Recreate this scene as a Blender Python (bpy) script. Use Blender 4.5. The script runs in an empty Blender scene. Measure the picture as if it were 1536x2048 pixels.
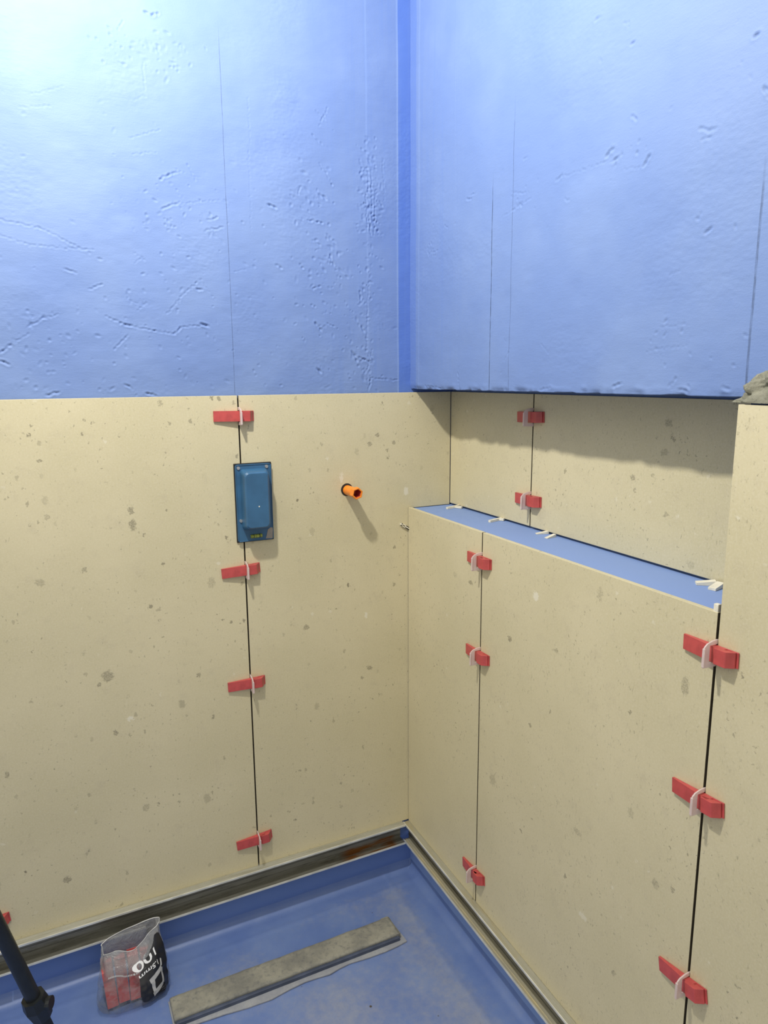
import bpy, bmesh, math, random
import numpy as np
from mathutils import Vector, Matrix, noise as mnoise

# ------------------------------------------------------------------ camera, light, exposure
SC = bpy.context.scene
COL = SC.collection
cam_d = bpy.data.cameras.new('camera')
cam = bpy.data.objects.new('camera', cam_d)
COL.objects.link(cam)
yaw, pitch, roll = .4507, -.1881, -.0074
cy_, sy_ = math.cos(yaw), math.sin(yaw)
F = Vector((sy_*math.cos(pitch), cy_*math.cos(pitch), math.sin(pitch)))
R0 = Vector((cy_, -sy_, 0)); U0 = R0.cross(F)
c_, s_ = math.cos(roll), math.sin(roll)
RR = c_*R0 + s_*U0; UU = -s_*R0 + c_*U0
M = Matrix(((RR.x, UU.x, -F.x, 0), (RR.y, UU.y, -F.y, -1.605), (RR.z, UU.z, -F.z, 1.395), (0, 0, 0, 1)))
cam.matrix_world = M
cam_d.sensor_fit = 'VERTICAL'; cam_d.sensor_height = 24.0
cam_d.lens = 1417.92/2048*24.0
cam_d.clip_start = .02
SC.camera = cam

KEY = 82.0          # bare bulb of the site lamp, hung near the left wall
AMB = 1.03           # world fill added in place of the unseen rest of the room
LAMP_POS = (.03, -.655, 2.325)
ld = bpy.data.lights.new('site_lamp', 'POINT'); ld.energy = KEY; ld.color = (1.0, .97, .90)
ld.shadow_soft_size = .032
lo = bpy.data.objects.new('site_lamp_light', ld); lo.location = LAMP_POS; COL.objects.link(lo)
w = bpy.data.worlds.new('world'); SC.world = w; w.use_nodes = True
bg = w.node_tree.nodes['Background']
# added world fill standing in for the unseen room: pale overhead, darker below
wt = w.node_tree; tc = wt.nodes.new('ShaderNodeTexCoord'); sx = wt.nodes.new('ShaderNodeSeparateXYZ'); mr = wt.nodes.new('ShaderNodeMapRange'); mx = wt.nodes.new('ShaderNodeMix')
mx.data_type = 'RGBA'
wt.links.new(tc.outputs['Generated'], sx.inputs[0]); wt.links.new(sx.outputs[2], mr.inputs[0]); mr.inputs[1].default_value = -.5; mr.inputs[2].default_value = .6
wt.links.new(mr.outputs[0], mx.inputs[0]); mx.inputs[6].default_value = (.34, .33, .30, 1); mx.inputs[7].default_value = (1.0, .97, .88, 1)
wt.links.new(mx.outputs[2], bg.inputs[0]); bg.inputs[1].default_value = AMB
SC.view_settings.view_transform = 'Standard'
SC.view_settings.look = 'None'
SC.view_settings.gamma = 1.0
SC.view_settings.use_curve_mapping = False
SC.view_settings.exposure = 0.0

# ------------------------------------------------------------------ measures (metres)
XR = .8462       # face of the front tiles on the right wall
XN = .9726       # face of the niche tiles
XP = .860        # plaster face, right wall
YP = .014        # plaster face, left wall
ZT = 1.3565      # top of tiles
ZB = .1625       # bottom of tiles
ZS = 1.062       # top of the front tiles under the niche
ZSH = 1.0585     # blue shelf surface
ZO = 1.3645      # underside of the overhang
XJ = .4113; YJ1 = -.346; YJ2 = -.946
TT = .0095       # tile thickness
GAP = .0032

# scratches and gouges in the render (a0, z0, a1, z1, weight), marks in the tiles (wall, a, z, ra, rz, dark/light)
LG=[(0.263,2.111,0.276,2.108,3.0),(0.276,2.108,0.288,2.116,2.5),(0.041,1.927,0.100,1.952,1.0),(0.022,1.903,0.075,1.913,1.0),(0.272,1.802,0.304,1.818,2.5),(0.304,1.818,0.322,1.822,1.0),(0.330,1.836,0.345,1.810,1.5),(0.274,1.745,0.302,1.756,2.5),(0.302,1.756,0.396,1.773,1.0),(0.360,1.707,0.398,1.717,2.0),(-0.031,1.697,0.037,1.688,1.5),(0.037,1.688,0.125,1.647,1.5),(-0.034,1.669,0.017,1.654,1.2),(0.017,1.654,0.135,1.653,1.2),(0.076,1.611,0.094,1.607,2.5),(0.120,1.577,0.144,1.585,2.0),(0.213,1.653,0.227,1.644,1.2),(0.227,1.644,0.211,1.633,1.2),(0.216,1.560,0.231,1.553,1.2),(0.231,1.553,0.215,1.543,1.2),(0.196,1.557,0.210,1.550,1.2),(0.149,1.521,0.183,1.508,2.0),(0.183,1.508,0.194,1.505,3.0),(0.194,1.505,0.242,1.495,1.8),(0.242,1.495,0.284,1.490,1.8),(0.284,1.490,0.297,1.504,2.5),(0.297,1.504,0.338,1.508,1.8),(0.341,1.512,0.356,1.508,4.0),(0.271,1.534,0.316,1.583,1.5),(0.316,1.583,0.344,1.605,1.5),(0.344,1.605,0.374,1.566,1.2),(0.337,1.586,0.345,1.584,3.0),(0.159,1.458,0.186,1.484,2.0),(-0.002,1.500,0.027,1.515,2.0),(0.027,1.515,0.055,1.523,1.5),(-0.055,1.448,-0.036,1.463,2.5),(-0.036,1.463,-0.001,1.485,1.5),(-0.057,1.432,-0.044,1.426,3.0),(0.022,1.364,0.044,1.369,3.0),(0.174,1.382,0.185,1.376,3.0),(0.218,1.363,0.236,1.360,3.0),(0.612,1.415,0.618,1.408,4.0),(0.503,1.775,0.519,1.768,3.5),(0.598,1.749,0.631,1.746,2.5),(0.627,1.805,0.641,1.800,3.5),(0.579,1.817,0.574,1.802,2.0),(0.640,1.860,0.658,1.830,2.0),(0.628,1.870,0.640,1.855,1.5),(0.643,1.720,0.659,1.708,3.0),(0.648,1.676,0.658,1.654,2.5),(0.606,1.706,0.624,1.697,1.5),(0.518,1.646,0.526,1.640,3.0),(0.574,1.652,0.581,1.643,2.5),(0.603,1.598,0.622,1.605,2.5),(0.609,1.522,0.619,1.505,3.5),(0.619,1.505,0.634,1.515,2.0),(0.638,1.520,0.655,1.515,2.0),(0.724,1.598,0.726,1.578,3.0),(0.728,1.514,0.733,1.503,3.5),(0.702,1.454,0.715,1.436,3.5),(0.724,1.442,0.741,1.434,3.0),(0.741,1.412,0.755,1.461,1.5),(0.750,1.392,0.824,1.387,2.0),(0.750,1.392,0.745,1.366,2.5),(0.746,1.454,0.748,1.388,1.2),(0.747,1.625,0.739,1.460,1.5),(0.747,1.878,0.749,1.823,2.5),(0.756,1.873,0.759,1.762,1.8),(0.766,1.830,0.762,1.729,1.8),(0.742,1.817,0.745,1.739,1.8),(0.786,1.898,0.790,1.810,1.2),(0.779,1.803,0.783,1.796,2.5),(0.750,1.773,0.754,1.728,2.5),(0.630,1.954,0.650,1.993,1.5),(0.612,1.931,0.630,1.917,2.0),(0.622,1.981,0.643,1.966,1.5),(0.466,1.986,0.467,1.892,0.8),(0.463,1.881,0.462,1.717,0.8),(0.367,1.730,0.388,1.736,1.8),(0.421,1.625,0.444,1.633,1.2),(0.252,2.014,0.254,1.968,1.2),(0.209,2.070,0.220,2.089,1.5),(0.233,1.947,0.253,1.959,1.0),(0.218,1.875,0.279,1.897,1.2),(0.221,1.843,0.266,1.853,1.0)]
RG=[(-0.658,1.742,-0.671,1.748,3.5),(-0.674,1.730,-0.686,1.733,3.0),(-0.741,1.707,-0.752,1.716,3.5),(-0.535,1.734,-0.548,1.739,3.0),(-0.545,1.736,-0.603,1.734,1.2),(-0.603,1.734,-0.658,1.734,1.2),(-0.696,1.711,-0.741,1.706,1.2),(-0.407,1.708,-0.431,1.716,2.0),(-0.431,1.716,-0.461,1.719,1.8),(-0.404,1.743,-0.445,1.732,1.5),(-0.374,1.705,-0.407,1.708,1.2),(-0.080,1.676,-0.099,1.684,2.0),(-0.099,1.678,-0.122,1.680,2.0),(-0.153,1.729,-0.164,1.721,2.0),(-0.245,1.762,-0.259,1.763,2.5),(-0.259,1.769,-0.278,1.769,1.8),(-0.843,1.730,-0.856,1.722,2.5),(-0.856,1.722,-0.868,1.721,2.5),(-0.848,1.712,-0.859,1.713,2.0),(-0.621,1.953,-0.628,1.954,3.0),(-0.701,1.887,-0.708,1.889,2.5),(-0.685,1.924,-0.693,1.916,1.8),(-0.711,1.785,-0.719,1.778,2.5),(-0.915,1.814,-0.920,1.816,3.0),(-0.865,1.590,-0.871,1.594,3.0),(-0.805,1.540,-0.823,1.545,1.2),(-0.439,1.793,-0.448,1.794,2.0),(-0.561,1.697,-0.571,1.693,2.0),(-0.512,1.452,-0.528,1.437,1.2),(-0.394,1.427,-0.411,1.446,1.5),(-0.819,1.380,-0.829,1.391,2.0),(-0.702,1.378,-0.716,1.381,3.0),(-0.838,1.374,-0.849,1.372,3.0),(-0.913,1.377,-0.923,1.375,3.0),(-0.509,1.369,-0.539,1.373,2.0),(-0.063,1.373,-0.136,1.369,2.0),(-0.192,2.050,-0.213,1.409,0.8),(-0.213,1.404,-0.220,1.371,2.0),(-0.937,1.749,-0.943,1.739,3.0),(-0.532,1.495,-0.538,1.508,1.0),(-0.792,1.466,-0.830,1.467,1.0),(-0.775,1.433,-0.850,1.437,1.0)]
SPOTS=[('L',0.166,1.081,0.0072,0.0133,-1.0),('L',0.165,1.114,0.0062,0.0099,-1.0),('L',0.239,1.107,0.0027,0.0045,-1.0),('L',0.187,1.057,0.0042,0.0034,-1.0),('L',-0.026,0.977,0.0113,0.0086,-0.6),('L',0.061,0.993,0.0059,0.0055,-0.8),('L',-0.003,1.232,0.0055,0.0031,-1.0),('L',0.000,1.114,0.0056,0.0063,-0.6),('L',0.090,0.745,0.0124,0.0140,-0.9),('L',0.071,0.728,0.0041,0.0047,-1.0),('L',0.097,0.607,0.0042,0.0072,-1.0),('L',0.131,0.634,0.0075,0.0061,1.0),('L',-0.126,0.562,0.0046,0.0080,-0.9),('L',-0.031,0.275,0.0092,0.0075,-1.0),('L',0.289,0.708,0.0046,0.0050,-1.0),('L',0.317,0.595,0.0047,0.0051,-1.0),('L',0.330,0.928,0.0092,0.0144,-0.5),('L',0.209,0.881,0.0065,0.0047,-0.6),('L',0.241,1.342,0.0042,0.0075,-0.8),('L',0.731,0.640,0.0073,0.0070,-1.0),('L',0.558,0.781,0.0079,0.0065,-0.9),('L',0.723,0.788,0.0043,0.0081,1.0),('L',0.840,1.105,0.0073,0.0118,0.9),('L',0.512,0.261,0.0034,0.0036,-1.0),('L',0.661,1.153,0.0053,0.0124,0.7),('L',0.351,0.834,0.0024,0.0025,-1.0),('L',0.739,1.231,0.0055,0.0050,-1.0),('L',0.760,1.253,0.0055,0.0050,-1.0),('L',0.788,1.214,0.0042,0.0038,-1.0),('L',0.149,0.404,0.0089,0.0089,-0.6),('N',-0.718,1.314,0.0086,0.0068,-0.8),('N',-0.729,1.289,0.0064,0.0034,-1.0),('N',-0.714,1.263,0.0087,0.0078,-0.6),('N',-0.644,1.210,0.0061,0.0064,-0.9),('N',-0.457,1.201,0.0046,0.0052,-0.9),('N',-0.786,1.080,0.0080,0.0077,-0.4),('N',-0.726,1.155,0.0065,0.0053,-0.7),('N',-0.651,1.188,0.0036,0.0055,-0.9),('N',-0.692,1.221,0.0045,0.0044,-0.6),('R',-0.536,0.972,0.0092,0.0100,1.0),('R',-0.898,0.932,0.0080,0.0156,-0.7),('R',-0.454,0.857,0.0069,0.0076,-1.0),('R',-0.302,0.938,0.0082,0.0058,-1.0),('R',-0.601,0.882,0.0085,0.0049,-0.8),('R',-0.710,1.023,0.0060,0.0141,-0.5),('R',-0.405,0.506,0.0114,0.0145,-0.6),('R',-0.793,0.842,0.0032,0.0026,-1.0),('R',-0.591,0.752,0.0029,0.0051,-1.0),('R',-0.531,0.697,0.0032,0.0054,-1.0),('R',-0.869,0.573,0.0070,0.0079,-0.7),('R',-0.707,0.389,0.0118,0.0062,0.7),('R',-0.791,0.336,0.0047,0.0049,-0.8),('R',-0.683,0.550,0.0119,0.0061,-0.5),('R',-0.654,0.437,0.0042,0.0053,-0.9),('R',-0.991,0.986,0.0019,0.0057,-1.0),('R',-0.809,0.666,0.0065,0.0090,-0.5),('R',-0.513,0.445,0.0042,0.0034,-1.0),('R',-0.904,0.587,0.0038,0.0051,-0.8),('R',-1.029,0.517,0.0046,0.0024,-0.7),('R',-0.235,0.939,0.0088,0.0072,-0.4)]

# ------------------------------------------------------------------ material helpers
def srgb(r, g, b):
    f = lambda c: (c/255/12.92) if c/255 <= .04045 else ((c/255+.055)/1.055)**2.4
    return (f(r), f(g), f(b), 1)

class NT:
    def __init__(s, name):
        s.m = bpy.data.materials.new(name); s.m.use_nodes = True
        s.t = s.m.node_tree; s.b = s.t.nodes['Principled BSDF']
        s.out = s.t.nodes['Material Output']
    def n(s, typ, **kw):
        nd = s.t.nodes.new(typ)
        for k, v in kw.items(): setattr(nd, k, v)
        return nd
    def lk(s, a, b): s.t.links.new(a, b)
    def setin(s, sock, v):
        if hasattr(v, 'links'): s.lk(v, sock)
        else: sock.default_value = v
    def math(s, op, a, b=0.0, c=None, clamp=False):
        nd = s.n('ShaderNodeMath', operation=op, use_clamp=clamp)
        s.setin(nd.inputs[0], a); s.setin(nd.inputs[1], b)
        if c is not None: s.setin(nd.inputs[2], c)
        return nd.outputs[0]
    def vmath(s, op, a, b=None, out=0):
        nd = s.n('ShaderNodeVectorMath', operation=op)
        s.setin(nd.inputs[0], a)
        if b is not None: s.setin(nd.inputs[1], b)
        return nd.outputs[out]
    def mix(s, f, a, b, blend='MIX'):
        nd = s.n('ShaderNodeMix', data_type='RGBA', blend_type=blend)
        s.setin(nd.inputs[0], f); s.setin(nd.inputs[6], a); s.setin(nd.inputs[7], b)
        return nd.outputs[2]
    def noise(s, vec, scale, detail=4, rough=.5, dist=0):
        nd = s.n('ShaderNodeTexNoise'); nd.inputs['Scale'].default_value = scale
        nd.inputs['Detail'].default_value = detail; nd.inputs['Roughness'].default_value = rough
        nd.inputs['Distortion'].default_value = dist
        s.lk(vec, nd.inputs['Vector']); return nd.outputs['Fac']
    def voro(s, vec, scale, rnd=1):
        nd = s.n('ShaderNodeTexVoronoi'); nd.inputs['Scale'].default_value = scale
        nd.inputs['Randomness'].default_value = rnd
        s.lk(vec, nd.inputs['Vector']); return nd.outputs['Distance'], nd.outputs['Color']
    def ramp(s, v, lo, hi, a=0.0, b=1.0):
        nd = s.n('ShaderNodeMapRange', clamp=True, interpolation_type='SMOOTHSTEP')
        s.setin(nd.inputs[0], v)
        for i, x in zip((1, 2, 3, 4), (lo, hi, a, b)): s.setin(nd.inputs[i], x)
        return nd.outputs[0]
    def pos(s):
        return s.n('ShaderNodeNewGeometry').outputs['Position']
    def obj(s):
        return s.n('ShaderNodeTexCoord').outputs['Object']
    def scale(s, v, xyz):
        return s.vmath('MULTIPLY', v, xyz)
    def sep(s, v):
        nd = s.n('ShaderNodeSeparateXYZ'); s.lk(v, nd.inputs[0]); return nd.outputs
    def bump(s, h, strength=.3, dist=.001, nrm=None):
        nd = s.n('ShaderNodeBump'); nd.inputs['Strength'].default_value = strength
        nd.inputs['Distance'].default_value = dist; s.lk(h, nd.inputs['Height'])
        if nrm is not None: s.lk(nrm, nd.inputs['Normal'])
        s.lk(nd.outputs[0], s.b.inputs['Normal']); return nd.outputs[0]
    def fin(s, col=None, rough=None, metal=0, spec=None):
        if col is not None: s.setin(s.b.inputs['Base Color'], col)
        if rough is not None: s.setin(s.b.inputs['Roughness'], rough)
        s.b.inputs['Metallic'].default_value = metal
        if spec is not None: s.b.inputs['Specular IOR Level'].default_value = spec
        return s.m

def mat_simple(name, col, rough=.5, metal=0, spec=.5, var=0, vscale=40, bumpd=0):
    k = NT(name)
    o = k.obj()
    nz = k.noise(o, vscale, 4)
    c2 = tuple(min(1, x*(1-var)) for x in col[:3])+(1,)
    c3 = tuple(min(1, x*(1+var)) for x in col[:3])+(1,)
    if bumpd: k.bump(nz, .5, bumpd)
    return k.fin(k.mix(k.ramp(nz, .3, .7), c2, c3), rough, metal, spec)

BLUE = (.150, .226, .445, 1); BLUE_DEEP = (.078, .162, .50, 1); BLUE_PALE = (.172, .250, .46, 1)

def mat_plaster():
    """blue roller-coated render; 'coat' = how thick the membrane lies, 'rub' = fine trowel relief"""
    k = NT('blue_membrane_on_plaster')
    p = k.pos(); s = k.sep(p)
    a = k.n('ShaderNodeAttribute', attribute_name='coat').outputs['Fac']
    big = k.noise(p, 5, 4, .55)
    st = k.noise(k.scale(p, (90, 90, 2.2)), 1, 4, .6)      # vertical brush streaks
    c = k.mix(k.ramp(big, .35, .68), BLUE, BLUE_PALE)
    c = k.mix(k.math('MULTIPLY', a, .85, clamp=True), c, BLUE_DEEP)
    c = k.mix(k.math('MULTIPLY', a, -.9, clamp=True), c, (.215, .315, .58, 1))
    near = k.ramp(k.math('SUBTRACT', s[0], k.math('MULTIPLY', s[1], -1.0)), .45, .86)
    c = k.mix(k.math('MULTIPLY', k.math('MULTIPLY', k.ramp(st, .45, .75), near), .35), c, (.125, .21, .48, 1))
    # pencil lines drawn for the joints
    def line(axis, x0, wd, z0, z1, dark, nm):
        d = k.math('ABSOLUTE', k.math('SUBTRACT', s[axis], x0))
        m = k.ramp(d, wd*.4, wd, 1, 0)
        zz = k.math('MULTIPLY', k.ramp(s[2], z0-.01, z0), k.ramp(s[2], z1-.08, z1, 1, 0))
        br = k.ramp(k.noise(k.scale(p, (300, 300, 60)), 1, 2), .3, .55, .45, 1)
        return k.math('MULTIPLY', k.math('MULTIPLY', k.math('MULTIPLY', m, zz), br), dark)
    onl = k.ramp(s[1], .0, .012)                     # left wall plane
    onr = k.ramp(s[0], .857, .8595)
    ml = k.math('MULTIPLY', line(0, .4090, .0010, 1.36, 2.13, .5, 0), onl)
    mr = k.math('MAXIMUM', k.math('MAXIMUM', line(1, -.339, .0013, 1.37, 1.80, .95, 0), line(1, -.407, .0010, 1.37, 1.93, .55, 0)),
                line(1, -.9475, .0024, 1.366, 1.68, .6, 0))
    mr = k.math('MULTIPLY', mr, onr)
    c = k.mix(k.math('MAXIMUM', ml, mr), c, (.035, .05, .09, 1))
    f1 = k.noise(p, 420, 3, .6)
    f2 = k.noise(k.scale(p, (60, 60, 240)), 1, 4, .65)
    h = k.math('ADD', k.math('MULTIPLY', f1, .5), k.math('MULTIPLY', f2, .8))
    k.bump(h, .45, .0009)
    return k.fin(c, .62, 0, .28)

def mat_tile(which):
    """beige fossil limestone porcelain"""
    k = NT('beige_stone_tile_'+{'L': 'left', 'R': 'right', 'N': 'niche'}[which])
    p = k.pos()
    ax = 0 if which == 'L' else 1
    big = k.noise(p, 3.2, 5, .55)
    mid = k.noise(p, 26, 5, .65)
    fine = k.noise(p, 260, 3, .7)
    c = k.mix(k.ramp(big, .33, .68), (.540, .480, .300, 1), (.595, .528, .340, 1))
    c = k.mix(k.math('MULTIPLY', k.ramp(mid, .5, .8), .45), c, (.455, .395, .265, 1))
    c = k.mix(k.math('MULTIPLY', k.ramp(fine, .4, .75), .34), c, (.68, .62, .46, 1))
    dash = k.noise(k.scale(p, (1, 1, .45)), 210, 4, .75)
    c = k.mix(k.math('MULTIPLY', k.math('MULTIPLY', k.ramp(dash, .585, .70), k.ramp(k.noise(p, 9, 3), .38, .62, .25, 1)), .65), c, (.30, .265, .17, 1))
    wob = k.n('ShaderNodeTexNoise'); wob.inputs['Scale'].default_value = 160; wob.inputs['Detail'].default_value = 3
    k.lk(p, wob.inputs['Vector'])
    wv = k.vmath('SCALE', k.vmath('SUBTRACT', wob.outputs['Color'], (.5, .5, .5))); wv.node.inputs['Scale'].default_value = .014
    pw = k.vmath('ADD', p, wv)
    # pits: three sizes of speck
    def specks(scale, thr, size, amt, stretch=(1, 1, .7)):
        d, cc = k.voro(k.scale(pw, stretch), scale)
        r = k.sep(cc)
        on = k.ramp(r[0], thr, thr+.02)
        sz = k.math('MULTIPLY_ADD', r[1], size*.8, size*.35)
        m = k.ramp(k.math('SUBTRACT', d, sz), -.07, .03, 1, 0)
        return k.math('MULTIPLY', k.math('MULTIPLY', m, on), k.math('MULTIPLY_ADD', r[2], amt*.7, amt*.45))
    clus = k.ramp(k.noise(p, 6.5, 3), .40, .62, .25, 1)
    m1 = k.math('MULTIPLY', specks(150, .68, .26, .60), clus)
    m2 = k.math('MULTIPLY', specks(62, .78, .23, .80), clus)
    m3 = specks(24, .86, .20, .42)
    m = k.math('MAXIMUM', k.math('MAXIMUM', m1, m2), m3)
    l1 = specks(40, .93, .18, .5, (1, 1, 1.1))
    dk = m; lt = l1
    # the fossils and shells that stand out
    q = k.vmath('ADD', p, k.vmath('SCALE', wv)); q.node.inputs[1].links[0].from_node.inputs['Scale'].default_value = 1.25
    gr = k.ramp(k.noise(p, 330, 3, .7), .38, .60, .35, 1)
    for wl, a, z, ra, rb, sg in SPOTS:
        if wl != which: continue
        cc = (a, 0, z) if ax == 0 else (0, a, z)
        inv = (1/ra, 0, 1/rb) if ax == 0 else (0, 1/ra, 1/rb)
        d = k.vmath('LENGTH', k.scale(k.vmath('SUBTRACT', q, cc), inv), out=1)
        mm = k.math('MULTIPLY', k.ramp(d, .7, 1.15, 1, 0), abs(sg)*.8)
        if sg < 0: dk = k.math('MAXIMUM', dk, k.math('MULTIPLY', mm, gr))
        else: lt = k.math('MAXIMUM', lt, mm)
    c = k.mix(dk, c, (.215, .19, .125, 1))
    c = k.mix(lt, c, (.70, .655, .52, 1))
    h = k.math('SUBTRACT', k.math('MULTIPLY', fine, .15), dk)
    k.bump(h, .35, .0006)
    return k.fin(c, .46, 0, .4)

def mat_floor():
    k = NT('blue_membrane_dusty_floor')
    p = k.pos(); s = k.sep(p)
    a = k.n('ShaderNodeAttribute', attribute_name='dust').outputs['Fac']
    n1 = k.noise(p, 7, 6, .62); n2 = k.noise(p, 45, 5, .7); n3 = k.noise(p, 220, 3, .6)
    c = k.mix(k.ramp(n1, .35, .7), (.110, .175, .40, 1), (.145, .215, .43, 1))
    d = k.math('ADD', k.math('MULTIPLY', a, 1.0), k.math('MULTIPLY_ADD', n2, .9, -.45))
    c = k.mix(k.math('MULTIPLY', k.ramp(d, .1, .9), .72), c, (.30, .315, .36, 1))
    sp = k.math('MULTIPLY', k.ramp(n3, .60, .72), k.ramp(a, .2, .8))
    c = k.mix(k.math('MULTIPLY', sp, .55), c, (.17, .15, .12, 1))
    dd, cc = k.voro(p, 16); r = k.sep(cc)
    bit = k.math('MULTIPLY', k.ramp(dd, .035, .06, 1, 0), k.ramp(r[0], .80, .82))
    c = k.mix(bit, c, (.07, .06, .05, 1))
    k.bump(k.math('ADD', k.math('MULTIPLY', n2, .8), k.math('MULTIPLY', n3, .35)), .4, .0012)
    return k.fin(c, .42, 0, .5)

def mat_metal(name, axis, dirt_shade=(.33, .30, .19, 1), dirt_shade_amt=.5, rust=None, c1=(.40, .39, .34, 1), c2=(.60, .59, .53, 1)):
    k = NT(name)
    p = k.pos()
    st = [260, 260, 260]; st[axis] = 3
    g = k.noise(k.scale(p, tuple(st)), 1, 4, .6)
    st2 = [60, 60, 60]; st2[axis] = 9
    n = k.noise(k.scale(p, tuple(st2)), 1, 5, .65)
    c = k.mix(g, c1, c2)
    dm = k.math('MULTIPLY', k.ramp(n, .42, .70), dirt_shade_amt)
    c = k.mix(dm, c, dirt_shade)
    if rust:
        s = k.sep(p)
        mk = k.math('MULTIPLY', k.ramp(s[0], rust[0], rust[0]+.04), k.ramp(s[0], rust[1]-.02, rust[1], 1, 0))
        mk = k.math('MULTIPLY', mk, k.ramp(s[2], rust[2]+.004, rust[2], 0, 1))
        mk = k.math('MULTIPLY', mk, k.ramp(n, .35, .55))
        c = k.mix(mk, c, (.22, .09, .02, 1))
    k.bump(g, .25, .0005)
    m = k.fin(c, .38, 0, .6)
    k.b.inputs['Metallic'].default_value = .55
    return m

def mat_clip():
    k = NT('milky_clip_plastic')
    o = k.obj(); c = k.mix(k.noise(o, 120, 2), (.80, .68, .64, 1), (.88, .78, .75, 1))
    tr = k.n('ShaderNodeBsdfTransparent'); ts = k.n('ShaderNodeBsdfTranslucent')
    k.lk(c, ts.inputs[0]); k.fin(c, .3, 0, .5)
    m1 = k.n('ShaderNodeMixShader'); m1.inputs[0].default_value = .4
    k.lk(k.b.outputs[0], m1.inputs[1]); k.lk(ts.outputs[0], m1.inputs[2])
    m2 = k.n('ShaderNodeMixShader'); m2.inputs[0].default_value = .16
    k.lk(m1.outputs[0], m2.inputs[1]); k.lk(tr.outputs[0], m2.inputs[2])
    k.lk(m2.outputs[0], k.out.inputs[0]); return k.m

def mat_film():
    k = NT('clear_bag_film')
    o = k.obj()
    n = k.noise(o, 38, 5, .7, .6)
    k.fin((.30, .305, .31, 1), .16, 0, .9)
    k.bump(n, .9, .006)
    tr = k.n('ShaderNodeBsdfTransparent'); tr.inputs[0].default_value = (.93, .94, .95, 1)
    m = k.n('ShaderNodeMixShader')
    hz = k.sep(k.pos())[2]
    k.lk(k.math('MULTIPLY', k.ramp(n, .32, .72, .97, .62), k.ramp(hz, .070, .100, 1.0, .46)), m.inputs[0])
    k.lk(k.b.outputs[0], m.inputs[1]); k.lk(tr.outputs[0], m.inputs[2])
    k.lk(m.outputs[0], k.out.inputs[0]); return k.m

def mat_cement(name, c1, c2, c3, sc=1.0):
    k = NT(name); p = k.pos()
    a = k.noise(p, 14*sc, 6, .65); b = k.noise(p, 90*sc, 5, .7)
    c = k.mix(k.ramp(a, .35, .65), c1, c2)
    c = k.mix(k.math('MULTIPLY', k.ramp(b, .48, .72), .6), c, c3)
    k.bump(k.math('ADD', a, b), .6, .002)
    return k.fin(c, .75, 0, .3)

# ------------------------------------------------------------------ mesh helpers
def link(name, bm, mat, parent=None, smooth=False):
    me = bpy.data.meshes.new(name)
    bmesh.ops.recalc_face_normals(bm, faces=bm.faces[:])
    bm.to_mesh(me); bm.free()
    me.materials.append(mat)
    if smooth: me.polygons.foreach_set('use_smooth', [True]*len(me.polygons))
    o = bpy.data.objects.new(name, me); COL.objects.link(o)
    if parent: o.parent = parent
    return o

def tag(o, label=None, cat=None, group=None, kind=None):
    if label: o['label'] = label
    if cat: o['category'] = cat
    if group: o['group'] = group
    if kind: o['kind'] = kind
    return o

def empty(name, loc=(0, 0, 0), rot=None):
    o = bpy.data.objects.new(name, None); COL.objects.link(o); o.location = loc
    o.empty_display_size = .02
    if rot: o.rotation_euler = rot
    return o

def box(bm, a, b, bev=0, seg=2):
    vs = [bm.verts.new((x, y, z)) for x in (a[0], b[0]) for y in (a[1], b[1]) for z in (a[2], b[2])]
    fs = [(0, 1, 3, 2), (4, 6, 7, 5), (0, 4, 5, 1), (2, 3, 7, 6), (0, 2, 6, 4), (1, 5, 7, 3)]
    nf = [bm.faces.new([vs[i] for i in f]) for f in fs]
    if bev:
        es = list({e for f in nf for e in f.edges})
        bmesh.ops.bevel(bm, geom=es, offset=bev, segments=seg, affect='EDGES', profile=.6)
    return vs

def prism(bm, pts, fn, d0, d1, bev=0, bevel_all=True):
    """polygon pts (a,b); fn(a,b,d) -> point; extruded from d0 to d1"""
    v0 = [bm.verts.new(fn(a, b, d0)) for a, b in pts]
    v1 = [bm.verts.new(fn(a, b, d1)) for a, b in pts]
    fs = [bm.faces.new(v0), bm.faces.new(v1[::-1])]
    n = len(pts)
    for i in range(n):
        fs.append(bm.faces.new((v0[i], v1[i], v1[(i+1) % n], v0[(i+1) % n])))
    if bev:
        bmesh.ops.recalc_face_normals(bm, faces=fs)
        es = list({e for f in fs for e in f.edges})
        bmesh.ops.bevel(bm, geom=es, offset=bev, segments=2, affect='EDGES', profile=.6)

def cyl(bm, p0, p1, r0, r1=None, n=24, cap=True):
    r1 = r0 if r1 is None else r1
    p0, p1 = Vector(p0), Vector(p1); d = (p1-p0).normalized()
    u = d.orthogonal().normalized(); v = d.cross(u)
    A = []; B = []
    for i in range(n):
        t = 2*math.pi*i/n; w_ = u*math.cos(t)+v*math.sin(t)
        A.append(bm.verts.new(p0+w_*r0)); B.append(bm.verts.new(p1+w_*r1))
    for i in range(n):
        bm.faces.new((A[i], A[(i+1) % n], B[(i+1) % n], B[i]))
    if cap:
        bm.faces.new(A[::-1]); bm.faces.new(B)

# vectorised value noise on a plane
def vnoise(u, v, cell, seed):
    rs = np.random.RandomState(seed)
    G = rs.rand(257, 257)
    a = u/cell; b = v/cell
    i = np.floor(a).astype(int); j = np.floor(b).astype(int)
    fa = a-i; fb = b-j; fa = fa*fa*(3-2*fa); fb = fb*fb*(3-2*fb)
    g = lambda x, y: G[x % 256, y % 256]
    return ((g(i, j)*(1-fa)+g(i+1, j)*fa)*(1-fb)+(g(i, j+1)*(1-fa)+g(i+1, j+1)*fa)*fb)*2-1

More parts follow.
